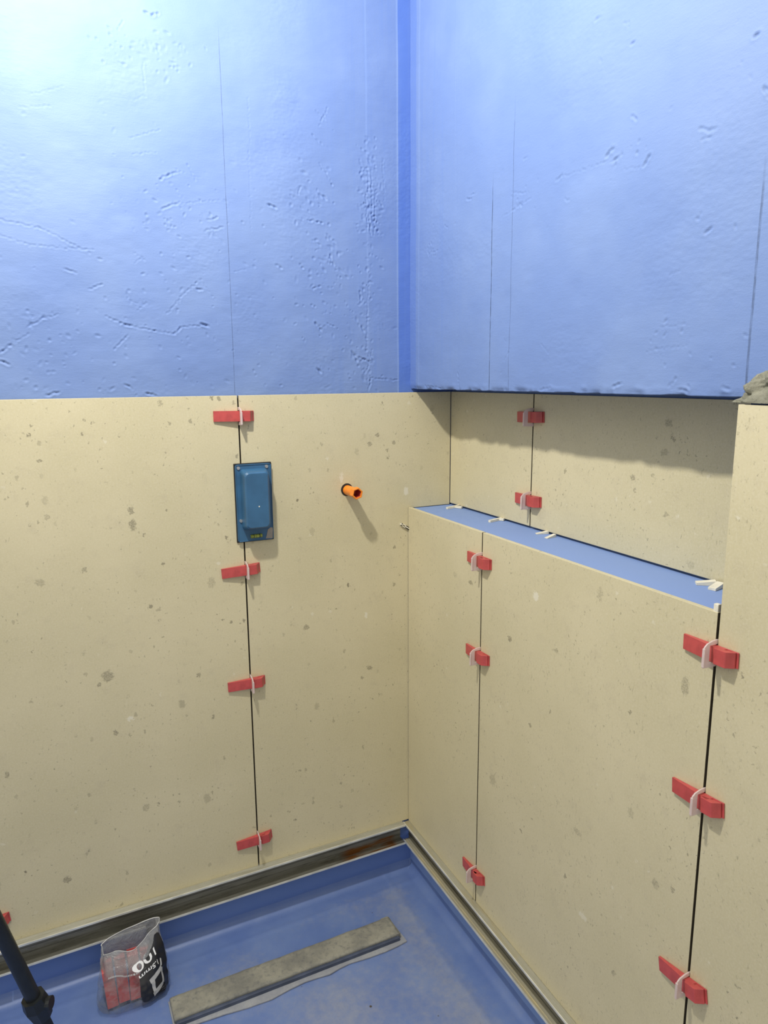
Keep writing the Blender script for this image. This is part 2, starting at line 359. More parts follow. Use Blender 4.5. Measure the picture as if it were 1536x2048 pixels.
def relief(U, V, gouges, seed):
    """height of the hand-trowelled render (m, + = out of the wall)"""
    h = .0016*vnoise(U, V, .13, seed)+.0007*vnoise(U, V*1.3, .05, seed+1)+.00022*vnoise(U, V*1.6, .02, seed+2)
    rub = np.clip(vnoise(U, V, .11, seed+3)*1.4+.2, 0, 1)
    h += rub*(.00020*vnoise(U*.8, V*2.2, .008, seed+4)+.00020*vnoise(U, V*1.5, .0045, seed+5))
    rs = np.random.RandomState(seed+9)
    umin, umax, vmin, vmax = U.min(), U.max(), V.min(), V.max()
    def pit(u, v, r, d, ang=0.0, asp=1.0):
        m = (abs(U-u) < 4*r*asp) & (abs(V-v) < 4*r*asp)
        if not m.any(): return
        x = U[m]-u; y = V[m]-v
        c, s = math.cos(ang), math.sin(ang)
        X = (x*c+y*s)/(r*asp); Y = (-x*s+y*c)/r
        e = X*X+Y*Y
        h[m] += -d*1.9*np.exp(-e)+d*.45*np.exp(-((np.sqrt(e)-1.7)**2)*3)
    for (a, b, c, d, wd) in gouges:
        L = math.hypot(c-a, d-b); n = max(2, int(L/.0035))
        for i in range(n+1):
            t = i/n
            j1, j2 = rs.randn()*.0010, rs.randn()*.0010
            pit(a+(c-a)*t+j1, b+(d-b)*t+j2, .0012+.00042*wd, .00036*wd*rs.uniform(.5, 1.2), math.atan2(d-b, c-a), 1.5)
    return h, pit, rs

def grid_wall(name, us, vs, H, fn, depth, coat=None, extra=None, mat=None):
    """closed slab whose front face is the relief grid; fn(U,V,h)->xyz arrays"""
    nu, nv = len(us), len(vs)
    U, V = np.meshgrid(us, vs, indexing='ij')
    P = np.stack(fn(U, V, H), -1).reshape(-1, 3)
    ring = [(i, 0) for i in range(nu)]+[(nu-1, j) for j in range(1, nv)]+[(i, nv-1) for i in range(nu-2, -1, -1)]+[(0, j) for j in range(nv-2, 0, -1)]
    rp = np.array([np.array(fn(U[i, j], V[i, j], -depth)) for i, j in ring])
    verts = np.concatenate([P, rp])
    idx = np.arange(nu*nv).reshape(nu, nv)
    q = np.stack([idx[:-1, :-1], idx[1:, :-1], idx[1:, 1:], idx[:-1, 1:]], -1).reshape(-1, 4)
    faces = [tuple(x) for x in q.tolist()]
    nb = len(ring); b0 = nu*nv
    for t in range(nb):
        i, j = ring[t]; i2, j2 = ring[(t+1) % nb]
        faces.append((int(idx[i2, j2]), int(idx[i, j]), b0+t, b0+(t+1) % nb))
    faces.append(tuple(b0+t for t in range(nb))[::-1])
    ev = 0
    me = bpy.data.meshes.new(name)
    vl = verts.tolist()
    if extra:
        for a, b in extra:
            o = len(vl)
            vl += [[x, y, z] for x in (a[0], b[0]) for y in (a[1], b[1]) for z in (a[2], b[2])]
            faces += [tuple(o+i for i in f) for f in ((0, 1, 3, 2), (4, 6, 7, 5), (0, 4, 5, 1), (2, 3, 7, 6), (0, 2, 6, 4), (1, 5, 7, 3))]
    me.from_pydata(vl, [], faces); me.update()
    bm = bmesh.new(); bm.from_mesh(me); bmesh.ops.recalc_face_normals(bm, faces=bm.faces[:]); bm.to_mesh(me); bm.free()
    sm = np.zeros(len(me.polygons), bool); sm[:len(q)] = True
    me.polygons.foreach_set('use_smooth', sm)
    at = me.attributes.new('coat', 'FLOAT', 'POINT')
    vals = np.full(len(vl), -1.0, np.float32)
    if coat is not None: vals[:nu*nv] = coat.reshape(-1)
    at.data.foreach_set('value', vals)
    me.materials.append(mat)
    o = bpy.data.objects.new(name, me); COL.objects.link(o)
    o['kind'] = 'structure'
    return o

def axis_pts(lo, f0, f1, hi, fine, coarse):
    a = list(np.arange(lo, f0, coarse)) if lo < f0 else []
    b = list(np.arange(f0, f1, fine))
    c = list(np.arange(f1, hi, coarse))+[hi] if hi > f1 else [f1]
    return np.array(a+b+c)

# ------------------------------------------------------------------ materials
M_PL = mat_plaster(); M_FL = mat_floor()
M_T = {k: mat_tile(k) for k in 'LRN'}
M_ADH = mat_simple('adhesive_dark', (.022, .016, .010, 1), .9, var=.2)
M_EDGE = mat_simple('dark_tile_edge', (.075, .060, .035, 1), .8, var=.2)  # upright side edges coloured darker than the tile face
M_RAILX = mat_metal('galvanised_web_shaded_left', 0, dirt_shade=(.10, .095, .07, 1), dirt_shade_amt=.8, rust=(.63, .81, .122), c1=(.19, .185, .155, 1), c2=(.27, .265, .23, 1))  # web colours darkened for the shade under the top flange, plus dirt
M_RAILY = mat_metal('galvanised_web_shaded_right', 1, dirt_shade=(.10, .09, .06, 1), dirt_shade_amt=.8, c1=(.16, .155, .12, 1), c2=(.23, .22, .18, 1))  # right web: flange shade painted into the metal and dirt colours
M_FLANGE = {M_RAILX.name: mat_metal('rail_flange_left', 0, dirt_shade=(.34, .32, .22, 1), dirt_shade_amt=.5, c1=(.44, .43, .36, 1), c2=(.62, .61, .54, 1)),
            M_RAILY.name: mat_metal('rail_flange_right', 1, dirt_shade=(.50, .44, .27, 1), dirt_shade_amt=.8, c1=(.40, .39, .32, 1), c2=(.58, .57, .49, 1))}
M_BOTF = {M_RAILX.name: mat_metal('rail_foot_left', 0, dirt_shade=(.12, .11, .08, 1), dirt_shade_amt=.7, rust=(.63, .81, .122), c1=(.22, .215, .175, 1), c2=(.33, .32, .27, 1)),
          M_RAILY.name: mat_metal('rail_foot_right', 1, dirt_shade=(.80, .70, .44, 1), dirt_shade_amt=.95, c1=(.55, .52, .40, 1), c2=(.68, .64, .50, 1))}
M_LIP = mat_simple('rail_lip_metal', (.74, .73, .66, 1), .35, metal=.4, var=.12, vscale=30)
M_RED = mat_simple('red_wedge_plastic', (.45, .066, .062, 1), .40, var=.12, vscale=60, bumpd=.0004)
M_CLIP = mat_clip()
M_BOX = mat_simple('petrol_blue_plastic', (.036, .116, .222, 1), .36, var=.10, vscale=25, bumpd=.0003)
M_BLACK = mat_simple('black_rubber', (.012, .013, .014, 1), .5, var=.2)
M_STEEL = mat_simple('screw_steel', (.55, .55, .55, 1), .3, metal=.8, var=.15, vscale=300)
M_VIAL = mat_simple('yellow_green_vial', (.28, .32, .04, 1), .15, spec=.8, var=.3, vscale=200)
M_ORANGE = mat_simple('orange_plug_plastic', (.85, .25, .022, 1), .35, var=.08)
M_ORIN = mat_simple('orange_plug_inside', (.48, .045, .035, 1), .6, var=.15)
M_WHITE = mat_simple('cream_spacer_plastic', (.72, .68, .55, 1), .45, var=.08, vscale=80)
M_LABEL = mat_simple('black_label_print', (.010, .010, .013, 1), .28, var=.2)
M_INK = mat_simple('white_label_print', (.78, .78, .78, 1), .4, var=.05)
M_GREYINK = mat_simple('grey_label_print', (.38, .38, .38, 1), .4, var=.1)
M_FILM = mat_film()
M_STRIP = mat_cement('cement_dusted_cover', (.185, .182, .160, 1), (.285, .275, .225, 1), (.105, .110, .115, 1))
M_FLEECE = mat_cement('grey_fleece', (.27, .28, .31, 1), (.33, .34, .36, 1), (.23, .25, .30, 1), 2)
M_MORTAR = mat_cement('rough_grey_mortar', (.19, .185, .135, 1), (.26, .25, .185, 1), (.11, .105, .075, 1), 3)
M_SMEAR = mat_cement('dried_adhesive_smear', (.30, .265, .22, 1), (.38, .33, .27, 1), (.26, .24, .21, 1), 2)
M_BLUEFLAT = mat_simple('blue_channel_edge', (.06, .075, .12, 1), .5, var=.2, vscale=30)

# ------------------------------------------------------------------ walls and floor
us = axis_pts(-1.3, -.12, .87, 1.01, .0020, .06); vs = axis_pts(0.0, 1.345, 2.26, 2.6, .0020, .045)
U, V = np.meshgrid(us, vs, indexing='ij')
H, pit, rs = relief(U, V, LG, 11)
for (a, b, sa, sb, n, rr) in [(.27, 2.04, .05, .02, 60, .0020), (.60, 1.79, .025, .03, 26, .0022), (.64, 1.66, .03, .05, 50, .0022), (.745, 1.80, .012, .07, 90, .0022),
                              (.765, 1.78, .01, .05, 50, .002), (.74, 1.56, .012, .06, 26, .0022), (.66, 1.53, .05, .05, 34, .0020), (.73, 1.43, .03, .03, 30, .0024), (.50, 1.60, .10, .12, 22, .0018), (.25, 1.68, .05, .05, 30, .0016),
                              (.02, 1.45, .07, .05, 36, .0022), (.20, 1.50, .10, .04, 30, .0018), (.22, 1.40, .12, .03, 26, .002), (.33, 1.75, .04, .03, 26, .0016)]:
    for i in range(n):
        pit(a+rs.randn()*sa, b+rs.randn()*sb, rr*rs.uniform(.6, 1.5), .0006*rs.uniform(.4, 1.6), rs.uniform(0, 3.1), rs.uniform(1, 2.2))
for i in range(170):
    pit(rs.uniform(-.1, .83), rs.uniform(1.36, 1.95), .0018*rs.uniform(.5, 1.6), .00032*rs.uniform(.3, 1.5), rs.uniform(0, 3.1), rs.uniform(1, 2.5))
H *= np.clip((V-1.30)/.05, 0, 1)
# vertical edges left by the sealing tape beside the corner
H += np.where((U > .745) & (V > 1.35), .0006, 0)+np.where(U > .826, .0010, 0)*(V > 1.3)
coat = np.clip((U-.826)/.002, 0, 1)*(U < .99)+.16*np.clip((U-.70)/.12, 0, 1)*(U < .826)
coat = np.where(V > 1.30, coat, .45)
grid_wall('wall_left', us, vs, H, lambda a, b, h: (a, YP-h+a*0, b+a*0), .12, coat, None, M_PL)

us = axis_pts(-2.6, -1.03, YP, YP, .0020, .06); vs = axis_pts(ZO, ZO, 2.26, 2.6, .0020, .045)
U, V = np.meshgrid(us, vs, indexing='ij')
H, pit, rs = relief(U, V, RG, 31)
H *= .75
for (a, b, sa, sb, n, rr) in [(-.70, 1.73, .03, .012, 14, .0018), (-.43, 1.72, .02, .012, 12, .0016), (-.10, 1.70, .02, .03, 16, .0018), (-.80, 1.44, .06, .03, 20, .0016), (-.95, 1.6, .05, .15, 12, .0018)]:
    for i in range(n):
        pit(a+rs.randn()*sa, b+rs.randn()*sb, rr*rs.uniform(.6, 1.4), .0005*rs.uniform(.4, 1.6), rs.uniform(0, 3.1), rs.uniform(1, 2.2))
for i in range(60):
    pit(rs.uniform(-1.0, 0), rs.uniform(1.37, 2.2), .0016*rs.uniform(.5, 1.4), .00025*rs.uniform(.3, 1.5), rs.uniform(0, 3.1), rs.uniform(1, 2.5))
chip = np.clip(vnoise(U, V*.3, .03, 5)+.35*vnoise(U, V*.3, .008, 6)+.25, 0, 1)
H -= .0045*chip*np.exp(-((V-ZO)/.006)**2)
H += .0012*np.clip(vnoise(U, V, .018, 7), 0, 1)*np.exp(-((V-ZO-.009)/.005)**2)
H += np.where(U > -.031, .0008, 0)+np.where((U > -.19) & (U < -.188), .0002, 0)
jag = .0022*np.clip(vnoise(us, us*0, .02, 8), 0, 1)
jagU = dict(zip(np.round(us, 5), jag))
def fr(a, b, h):
    j = .0022*np.clip(vnoise(np.atleast_1d(a)*1.0, np.atleast_1d(a)*0.0, .02, 8), 0, 1).reshape(np.shape(a))
    return (XP-h+b*0, a+b*0, b+j*np.clip(1-(b-ZO)/.004, 0, 1))
coat = .55*np.clip((U+.020)/.004, 0, 1)+.10*np.clip((U+.20)/.15, 0, 1)*(U < -.02)
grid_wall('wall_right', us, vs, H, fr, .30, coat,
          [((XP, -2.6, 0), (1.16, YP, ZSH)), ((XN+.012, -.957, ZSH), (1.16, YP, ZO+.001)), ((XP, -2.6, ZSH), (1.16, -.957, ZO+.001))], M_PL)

# floor with the membrane coved up at both walls
xs = np.concatenate([np.arange(-1.3, -.25, .06), np.arange(-.25, XP-.03, .006), np.arange(XP-.03, XP+.0005, .0015)])
ys = np.concatenate([np.arange(-2.6, -.6, .06), np.arange(-.6, YP-.03, .006), np.arange(YP-.03, YP+.0005, .0015)])
U, V = np.meshgrid(xs, ys, indexing='ij')
r = .026
def cove(d): return np.where(d < r, r-np.sqrt(np.maximum(r*r-(r-d)**2, 0)), 0)
Hf = .0010*vnoise(U, V, .09, 3)+.0004*vnoise(U, V, .03, 4)
Hf += np.maximum(cove(np.maximum(YP-V, 0)), cove(np.maximum(XP-U, 0)))
Hf += .0016*np.exp(-((YP-V-.062+.006*vnoise(U, U*0, .1, 2))/.006)**2)+.0012*np.exp(-((XP-U-.085)/.006)**2)
bm = bmesh.new()
dust = np.clip(.28+1.0*(U-.42)+.35*vnoise(U, V, .16, 21)-.5*(V+.30), .02, .80)+.55*np.exp(-(((U-.80)**2+(V+.045)**2)/.0022))
edge = np.clip((YP-V-.03)/.05, 0, 1)*np.clip((XP-U-.05)/.05, 0, 1)
dust = dust*(.2+.8*edge)
G = [[bm.verts.new((U[i, j], V[i, j], Hf[i, j])) for j in range(len(ys))] for i in range(len(xs))]
for i in range(len(xs)-1):
    for j in range(len(ys)-1): bm.faces.new((G[i][j], G[i+1][j], G[i+1][j+1], G[i][j+1]))
low = [(xs[0], ys[0]), (xs[-1], ys[0]), (xs[-1], ys[-1]), (xs[0], ys[-1])]
fl = link('floor', bm, M_FL, smooth=True); tag(fl, kind='structure')
at = fl.data.attributes.new('dust', 'FLOAT', 'POINT')
at.data.foreach_set('value', dust.reshape(-1).astype(np.float32))

# ------------------------------------------------------------------ tiles
def tile(name, pts, wall, mat, label, group=None, face=None):
    if wall == 'L': fn = lambda a, z, d: (a, d, z); base = 0.0
    else:
        fx = face; fn = lambda a, z, d: (fx+d, a, z)
    bm = bmesh.new(); prism(bm, pts, fn, 0, TT, .0007)
    o = link(name, bm, mat); tag(o, label, 'tile', group)
    o.data.materials.append(M_EDGE); ia = 0 if wall == 'L' else 1
    for f in o.data.polygons:
        if abs(f.normal[ia]) > .8: f.material_index = 1
    cx = sum(p[0] for p in pts)/len(pts); cz = sum(p[1] for p in pts)/len(pts)
    q = [(a+math.copysign(GAP*.52, a-cx), cz+(z-cz)*.99) for a, z in pts]
    bm = bmesh.new(); prism(bm, q, fn, TT+.0001, .0128)
    link('adhesive_bed', bm, M_ADH, o)
    return o
g = GAP/2
tile('wall_tile', [(XJ-.600+g, ZB), (XJ-g, ZB), (XJ-g, ZT), (XJ-.600+g, ZT)], 'L', M_T['L'], 'large beige stone-look tile on the left wall, left of the blue box joint')
tile('wall_tile', [(XJ-1.2+g, ZB), (XJ-.600-g, ZB), (XJ-.600-g, ZT), (XJ-1.2+g, ZT)], 'L', M_T['L'], 'beige stone-look tile at the far left edge behind the black tripod leg')
tile('wall_tile', [(XJ+g, ZB), (XR+.011, ZB), (XR+.011, ZS-.002), (XN-.0008, ZS-.002), (XN-.0008, ZT), (XJ+g, ZT)], 'L', M_T['L'], 'beige tile on the left wall with the orange pipe plug through it')
zr = lambda y: .1600-.0195*(-y)       # the right rail runs slightly out of level
tile('wall_tile', [(YJ1+g, zr(YJ1)), (-.0015, zr(0)), (-.0015, ZS), (YJ1+g, ZS)], 'R', M_T['R'], 'narrow beige tile below the niche, next to the room corner', face=XR)
tile('wall_tile', [(YJ2+g, zr(YJ2)), (YJ1-g, zr(YJ1)), (YJ1-g, ZS), (YJ2+g, ZS)], 'R', M_T['R'], 'wide beige tile below the niche with a pale shell mark near its top', face=XR)
tile('wall_tile', [(-1.55, zr(-1.55)), (YJ2-g-.001, zr(YJ2)), (YJ2-g-.001, ZT-.001), (-1.55, ZT-.001)], 'R', M_T['R'], 'tall beige tile at the right edge of the photo reaching above the niche', face=XR)
tile('wall_tile', [(YJ1+g, ZS+.0018), (-.0012, ZS+.0018), (-.0012, ZT), (YJ1+g, ZT)], 'R', M_T['N'], 'narrow beige tile on the niche back wall at its left end', face=XN)
tile('wall_tile', [(-.952, ZS+.0018), (YJ1-g, ZS+.0018), (YJ1-g, ZT), (-.952, ZT)], 'R', M_T['N'], 'long beige tile on the niche back wall half in the overhang shadow', face=XN)

# ------------------------------------------------------------------ metal starter rails under the tiles
def rail(p, a0, a1, web, lip, hgt, trim, mat, label):
    """p(a, o, z): a along the wall, o out of the wall. Channel open to the room"""
    t = .0016
    def bars(lst, name, m_, parent=None):
        bm = bmesh.new()
        for o0, o1, z0, z1, s0, s1 in lst:
            vs_ = [bm.verts.new(p(a, o, z)) for a in (s0, s1) for o in (o0, o1) for z in (z0, z1)]
            for f in [(0, 1, 3, 2), (4, 6, 7, 5), (0, 4, 5, 1), (2, 3, 7, 6), (0, 2, 6, 4), (1, 5, 7, 3)]: bm.faces.new([vs_[i] for i in f])
        return link(name, bm, m_, parent)
    w_ = [(web-t, web, -hgt, -t, a0, a1-trim)]+[(web, web+.0012, -hgt*k-.0012, -hgt*k+.0004, a0, a1-trim) for k in (.22, .50, .74)]
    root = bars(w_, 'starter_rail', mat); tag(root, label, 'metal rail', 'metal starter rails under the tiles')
    bars([(-.012, lip-.0016, -t, 0, a0, a1)]+[(k, k+.0014, 0, .0008, a0, a1) for k in (.0035, .0085, .0135)], 'top_flange', M_FLANGE[mat.name], root)
    bars([(lip-.0018, lip+.0005, -.0034, .0012, a0, a1)], 'top_lip', M_LIP, root)
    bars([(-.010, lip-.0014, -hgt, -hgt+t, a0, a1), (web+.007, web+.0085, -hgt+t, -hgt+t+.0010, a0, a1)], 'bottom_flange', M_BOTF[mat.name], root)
    bars([(lip-.0018, lip+.0005, -hgt-.0008, -hgt+.0036, a0, a1)], 'bottom_lip', M_LIP, root)
    return root
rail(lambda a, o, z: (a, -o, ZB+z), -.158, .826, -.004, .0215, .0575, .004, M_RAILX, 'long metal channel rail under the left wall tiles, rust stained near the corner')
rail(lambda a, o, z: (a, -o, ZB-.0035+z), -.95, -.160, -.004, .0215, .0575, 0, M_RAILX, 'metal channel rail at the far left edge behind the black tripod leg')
rail(lambda a, o, z: (XR-o, -a, zr(-a)+z-.0005), .002, 1.9, 0.0, .0175, .056, 0, M_RAILY, 'metal channel rail under the right wall tiles, crusted with cream adhesive')

# ------------------------------------------------------------------ wedges and clips
def wedge_mesh():
    L = .092; bm = bmesh.new()
    hw = .0117
    # base plate
    box(bm, (0, -.0024, -hw), (L, -.0003, hw), .0004, 1)
    n = 26
    # solid ramp core, narrower than the faces
    prism(bm, [(0.001, -.002), (L-.004, -.002), (L-.0045, -.0060), (L-.0125, -.0140), (.001, -.0035)], lambda a, b, d: (a, b, d), -hw+.0012, hw-.0012)
    # ramp face with fine teeth
    pts = [(0, -.0020)]
    top = []
    for i in range(n-5):
        a = L*i/n; hh = .0042+(.0150-.0042)*min(1, a/(L*.93))
        top.append((a, -hh)); 
        if i < n and 2 < i < n-6: top.append((a+L/n*.35, -hh-.00022))
    bot = [(L-.018, -.0030), (.003, -.0022)]
    prism(bm, pts+top+bot, lambda a, b, d: (a, b, d), -hw, hw)
    # hammer block at the thick end
    prism(bm, [(L-.0310, -.0100), (L-.0300, -.0152), (L-.0120, -.0158), (L-.0105, -.0150), (L-.0030, -.0050), (L-.0030, -.0030)], lambda a, b, d: (a, b, d), -hw, hw, .0006)
    me = bpy.data.meshes.new('leveling_wedge'); bmesh.ops.recalc_face_normals(bm, faces=bm.faces[:]); bm.to_mesh(me); bm.free()
    me.materials.append(M_RED); return me
WME = wedge_mesh()
def clip_mesh():
    bm = bmesh.new(); t = .0011
    out = [(0, .0200), (.010, .0192), (.0200, .0165), (.0250, .0125), (.0266, .0090), (.0266, -.0185), (.0256, -.0195), (0, -.0205)]
    win = [(0, .0132), (.0150, .0132), (.0150, -.0132), (0, -.0132)]
    # U shape: go round outside then back along the window
    pts = out+win[::-1]
    prism(bm, [(h, z) for h, z in pts], lambda a, b, d: (d, -a, b), -t, t, .0004)
    box(bm, (-.0022, -.0268, -.018), (.0022, -.0250, .0100), .0004, 1)   # stiffening rib along the outer edge
    # neck running into the joint
    box(bm, (-.0007, 0, -.0195), (.0007, .009, -.0140)); box(bm, (-.0007, 0, .0140), (.0007, .009, .0195))
    me = bpy.data.meshes.new('leveling_clip'); bmesh.ops.recalc_face_normals(bm, faces=bm.faces[:]); bm.to_mesh(me); bm.free()
    me.materials.append(M_CLIP); return me
CME = clip_mesh()
def level_pair(wall, a, z, tilt, s0, wl, cl, dep=0.0):
    if wall == 'L': loc = Vector((a, 0, z)); rz = 0; sx = Vector((1, 0, 0))
    else: loc = Vector((dep or XR, a, z)); rz = -math.pi/2; sx = Vector((0, -1, 0))
    R_ = Matrix.Rotation(rz, 4, 'Z') @ Matrix.Rotation(-math.radians(tilt), 4, 'Y')
    wo = bpy.data.objects.new('leveling_wedge', WME); COL.objects.link(wo)
    wo.matrix_world = Matrix.Translation(loc) @ R_ @ Matrix.Translation((-s0, 0, 0))
    tag(wo, wl, 'wedge', 'red leveling wedges')
    if cl:
        co = bpy.data.objects.new('leveling_clip', CME); COL.objects.link(co)
        co.matrix_world = Matrix.Translation(loc) @ Matrix.Rotation(rz, 4, 'Z')
        tag(co, cl, 'clip', 'milky leveling clips in the tile joints')
LW = [(1.3105, -.7, 'above the blue box', .0575), (.9500, 3.3, 'just below the blue box', .0572), (.6650, 1.3, 'midway down the left wall joint', .0560), (.2405, 4.9, 'at the foot of the left wall joint', .0545)]
for z, t, s, s0 in LW:
    level_pair('L', XJ, z, t, s0, 'red plastic tile leveling wedge '+s, 'milky plastic clip holding the red wedge '+s)
level_pair('L', XJ-.600, .2235, 6, .055, 'red leveling wedge cut off by the left edge of the photo beside the black leg', None)
for z, t, s, s0 in [(.9985, .3, 'on the joint under the niche, nearest its shelf', .0535), (.7800, 1.3, 'on the joint under the niche, second down', .0535), (.2310, 4.9, 'on the joint under the niche, lowest above the rail', .0535)]:
    level_pair('R', YJ1, z, t, s0, 'red leveling wedge '+s, 'milky plastic clip of the wedge '+s)
for z, t, s, s0 in [(1.0035, 1, 'on the right joint level with the niche shelf end', .0545), (.7705, 4.5, 'on the right joint at mid height', .0555), (.4515, 9.5, 'steeply tilted low on the right joint', .0555)]:
    level_pair('R', YJ2-.0012, z, t, s0, 'red leveling wedge '+s, 'milky plastic clip of the wedge '+s)
for z, t, s, s0 in [(1.3070, 2, 'in the niche, upper one in the overhang shadow', .0525), (1.1230, 1.2, 'in the niche, lower one in full light', .0525)]:
    level_pair('R', YJ1, z, t, s0, 'red leveling wedge '+s, 'milky plastic clip of the wedge '+s, XN)

# ------------------------------------------------------------------ blue mixer box cover
bxr = empty('mixer_rough_in_box', ((.3945+.4815)/2, 0, 1.11)); tag(bxr, 'petrol blue plastic rough-in box cover screwed on the left wall joint', 'box')
bc = bxr.location.copy()
def rel(o): o.parent = bxr; o.location = -bc; return o
bm = bmesh.new(); box(bm, (.3935, -.0035, 1.0165), (.4825, -.0004, 1.2025), .001, 1); rel(link('gasket', bm, M_BLACK))
def rrect(x0, x1, z0, z1, r, n=5):
    pts = []
    for cx, cz, a0 in ((x1-r, z1-r, 0), (x0+r, z1-r, 90), (x0+r, z0+r, 180), (x1-r, z0+r, 270)):
        for i in range(n+1):
            a = math.radians(a0+90*i/n); pts.append((cx+r*math.cos(a), cz+r*math.sin(a)))
    return pts
bm = bmesh.new()
prism(bm, rrect(.3957, .4805, 1.0190, 1.2000, .006), lambda a, b, d: (a, d, b), -.0075, -.0030, .0009)
for (a, b, c, d) in ((.3957, .3972, 1.021, 1.198), (.479, .4805, 1.021, 1.198)): box(bm, (a, -.0092, c), (b, -.007, d), .0004, 1)
for (c, d) in ((1.0190, 1.0206), (1.1984, 1.2000)): box(bm, (.398, -.0092, c), (.478, -.007, d), .0004, 1)
rel(link('base_plate', bm, M_BOX))
bm = bmesh.new()
B0 = rrect(.4065, .4728, 1.0470, 1.1895, .009, 6); B1 = rrect(.4093, .4622, 1.0565, 1.1835, .009, 6); B2 = rrect(.4078, .4648, 1.0545, 1.1852, .009, 6)
L0 = [bm.verts.new((a, -.0070, b)) for a, b in B0]; L2 = [bm.verts.new((a, -.0400, b)) for a, b in B2]; L1 = [bm.verts.new((a, -.0437, b)) for a, b in [(a+(.4358-a)*.05, b+(1.12-b)*.02) for a, b in B1]]
for A_, B_ in ((L0, L2), (L2, L1)):
    for i in range(len(A_)): bm.faces.new((A_[i], A_[(i+1) % len(A_)], B_[(i+1) % len(A_)], B_[i]))
bm.faces.new(L1)
rel(link('raised_cover', bm, M_BOX, smooth=False))
for x, z in ((.4030, 1.1925), (.4695, 1.1928), (.4040, 1.0690)):
    bm = bmesh.new(); cyl(bm, (x, -.0074, z), (x, -.0100, z), .0042, .0036, 20); cyl(bm, (x, -.0098, z), (x, -.0101, z), .0014, n=6)
    box(bm, (x-.003, -.0104, z-.0004), (x+.003, -.0098, z+.0004)); rel(link('screw', bm, M_STEEL))
bm = bmesh.new(); cyl(bm, (.4250, -.0095, 1.0300), (.4520, -.0095, 1.0305), .0042, n=16); v = link('spirit_level_vial', bm, M_VIAL, smooth=False); rel(v)
for x in (.4315, .4455):
    bm = bmesh.new(); cyl(bm, (x, -.0095, 1.0303), (x+.0012, -.0095, 1.0303), .0045, n=16); rel(link('vial_mark', bm, M_BLACK))
bm = bmesh.new(); prism(bm, [(.4615, 1.0215), (.478, 1.0205), (.4795, 1.046), (.4735, 1.0475), (.467, 1.043)], lambda a, b, d: (a, d, b), -.0088, -.0072, .0005); rel(link('adhesive_smear', bm, M_SMEAR))
bm = bmesh.new(); cyl(bm, (.4385, -.0434, 1.106), (.4385, -.0441, 1.106), .0016, n=10); rel(link('paint_fleck', bm, M_WHITE))

# ------------------------------------------------------------------ orange pipe plug
px, pz = .6762, 1.1200
pl = empty('pipe_plug', (px, 0, pz)); tag(pl, 'orange hollow plastic pipe plug sticking out of the left wall', 'pipe plug')
def relp(o): o.parent = pl; o.location = (-px, 0, -pz); return o
bm = bmesh.new()
def ringv(r, y, n=48, hexa=False):
    L_ = []
    for i in range(n):
        t = 2*math.pi*i/n
        rr = r
        if hexa:
            m = (t % (math.pi/3))-math.pi/6; rr = r*math.cos(math.pi/6)/math.cos(m)
        L_.append(bm.verts.new((px+rr*math.cos(t+.3), y, pz+rr*math.sin(t+.3))))
    return L_
def bridge(A_, B_):
    for i in range(len(A_)): bm.faces.new((A_[i], A_[(i+1) % len(A_)], B_[(i+1) % len(A_)], B_[i]))
rings = [ringv(.0122, .010), ringv(.0122, -.040), ringv(.0118, -.042), ringv(.0118, -.0465), ringv(.0150, -.0475, hexa=True), ringv(.0150, -.0615, hexa=True), ringv(.0140, -.0625, hexa=True), ringv(.0113, -.0625, hexa=True), ringv(.0106, -.060, hexa=True)]
for A_, B_ in zip(rings, rings[1:]): bridge(A_, B_)
relp(link('plug_body', bm, M_ORANGE))
bm = bmesh.new()
a_ = ringv(.0106, -.0602, hexa=True); b_ = ringv(.0098, -.034, hexa=True); bridge(a_, b_); bm.faces.new(b_)
relp(link('plug_socket', bm, M_ORIN))
bm = bmesh.new(); cyl(bm, (px-.0015, -.0006, pz+.0012), (px-.0015, -.0001, pz+.0012), .0158, n=40)
relp(link('drilled_hole', bm, M_BLACK))

# ------------------------------------------------------------------ white tiling wedges on the niche shelf
def spacer_mesh(L=.034, W=.0075, H0=.0015, H1=.0060):
    bm = bmesh.new()
    prism(bm, [(0, 0), (L, 0), (L, H1), (0, H0)], lambda a, b, d: (a, d, b), -W/2, W/2, .0003)
    me = bpy.data.meshes.new('tile_spacer_wedge'); bmesh.ops.recalc_face_normals(bm, faces=bm.faces[:]); bm.to_mesh(me); bm.free()
    me.materials.append(M_WHITE); return me
S_long = spacer_mesh(.046, .0065, .0052, .0058); S_short = spacer_mesh(.028, .0080, .0018, .0062); S_wide = spacer_mesh(.030, .0125, .0040, .0082)
def spacer(me, x, y, z, ang, label, tilt=0, grp='cream tiling wedges on the niche shelf'):
    o = bpy.data.objects.new('spacer_wedge', me); COL.objects.link(o); o.location = (x, y, z)
    o.rotation_euler = (0, math.radians(tilt), math.radians(ang)); tag(o, label, 'spacer wedge', grp); return o
zs = ZSH+.0002
spacer(S_long, .930, -.056, zs, 15, 'long cream wedge lying out on the blue niche shelf at its left end')
spacer(S_short, .955, -.043, zs+.0005, -60, 'short cream wedge tucked under the niche tile at its left end', 0)
spacer(S_long, .930, -.249, zs, 17, 'long cream wedge lying out on the shelf, second place from the corner')
spacer(S_short, .957, -.226, zs+.0005, -60, 'short cream wedge beside the second long one on the niche shelf')
spacer(S_short, .948, -.400, zs, -15, 'small cream wedge under the niche joint, left one of the pair')
spacer(S_short, .940, -.444, zs, 12, 'small cream wedge under the niche joint, right one of the pair')
spacer(S_wide, .944, -.822, zs, -40, 'cream wedge at the right end of the niche shelf, left one of the pair')
spacer(S_wide, .938, -.858, zs, 14, 'cream wedge at the right end of the niche shelf, touching the tall tile')
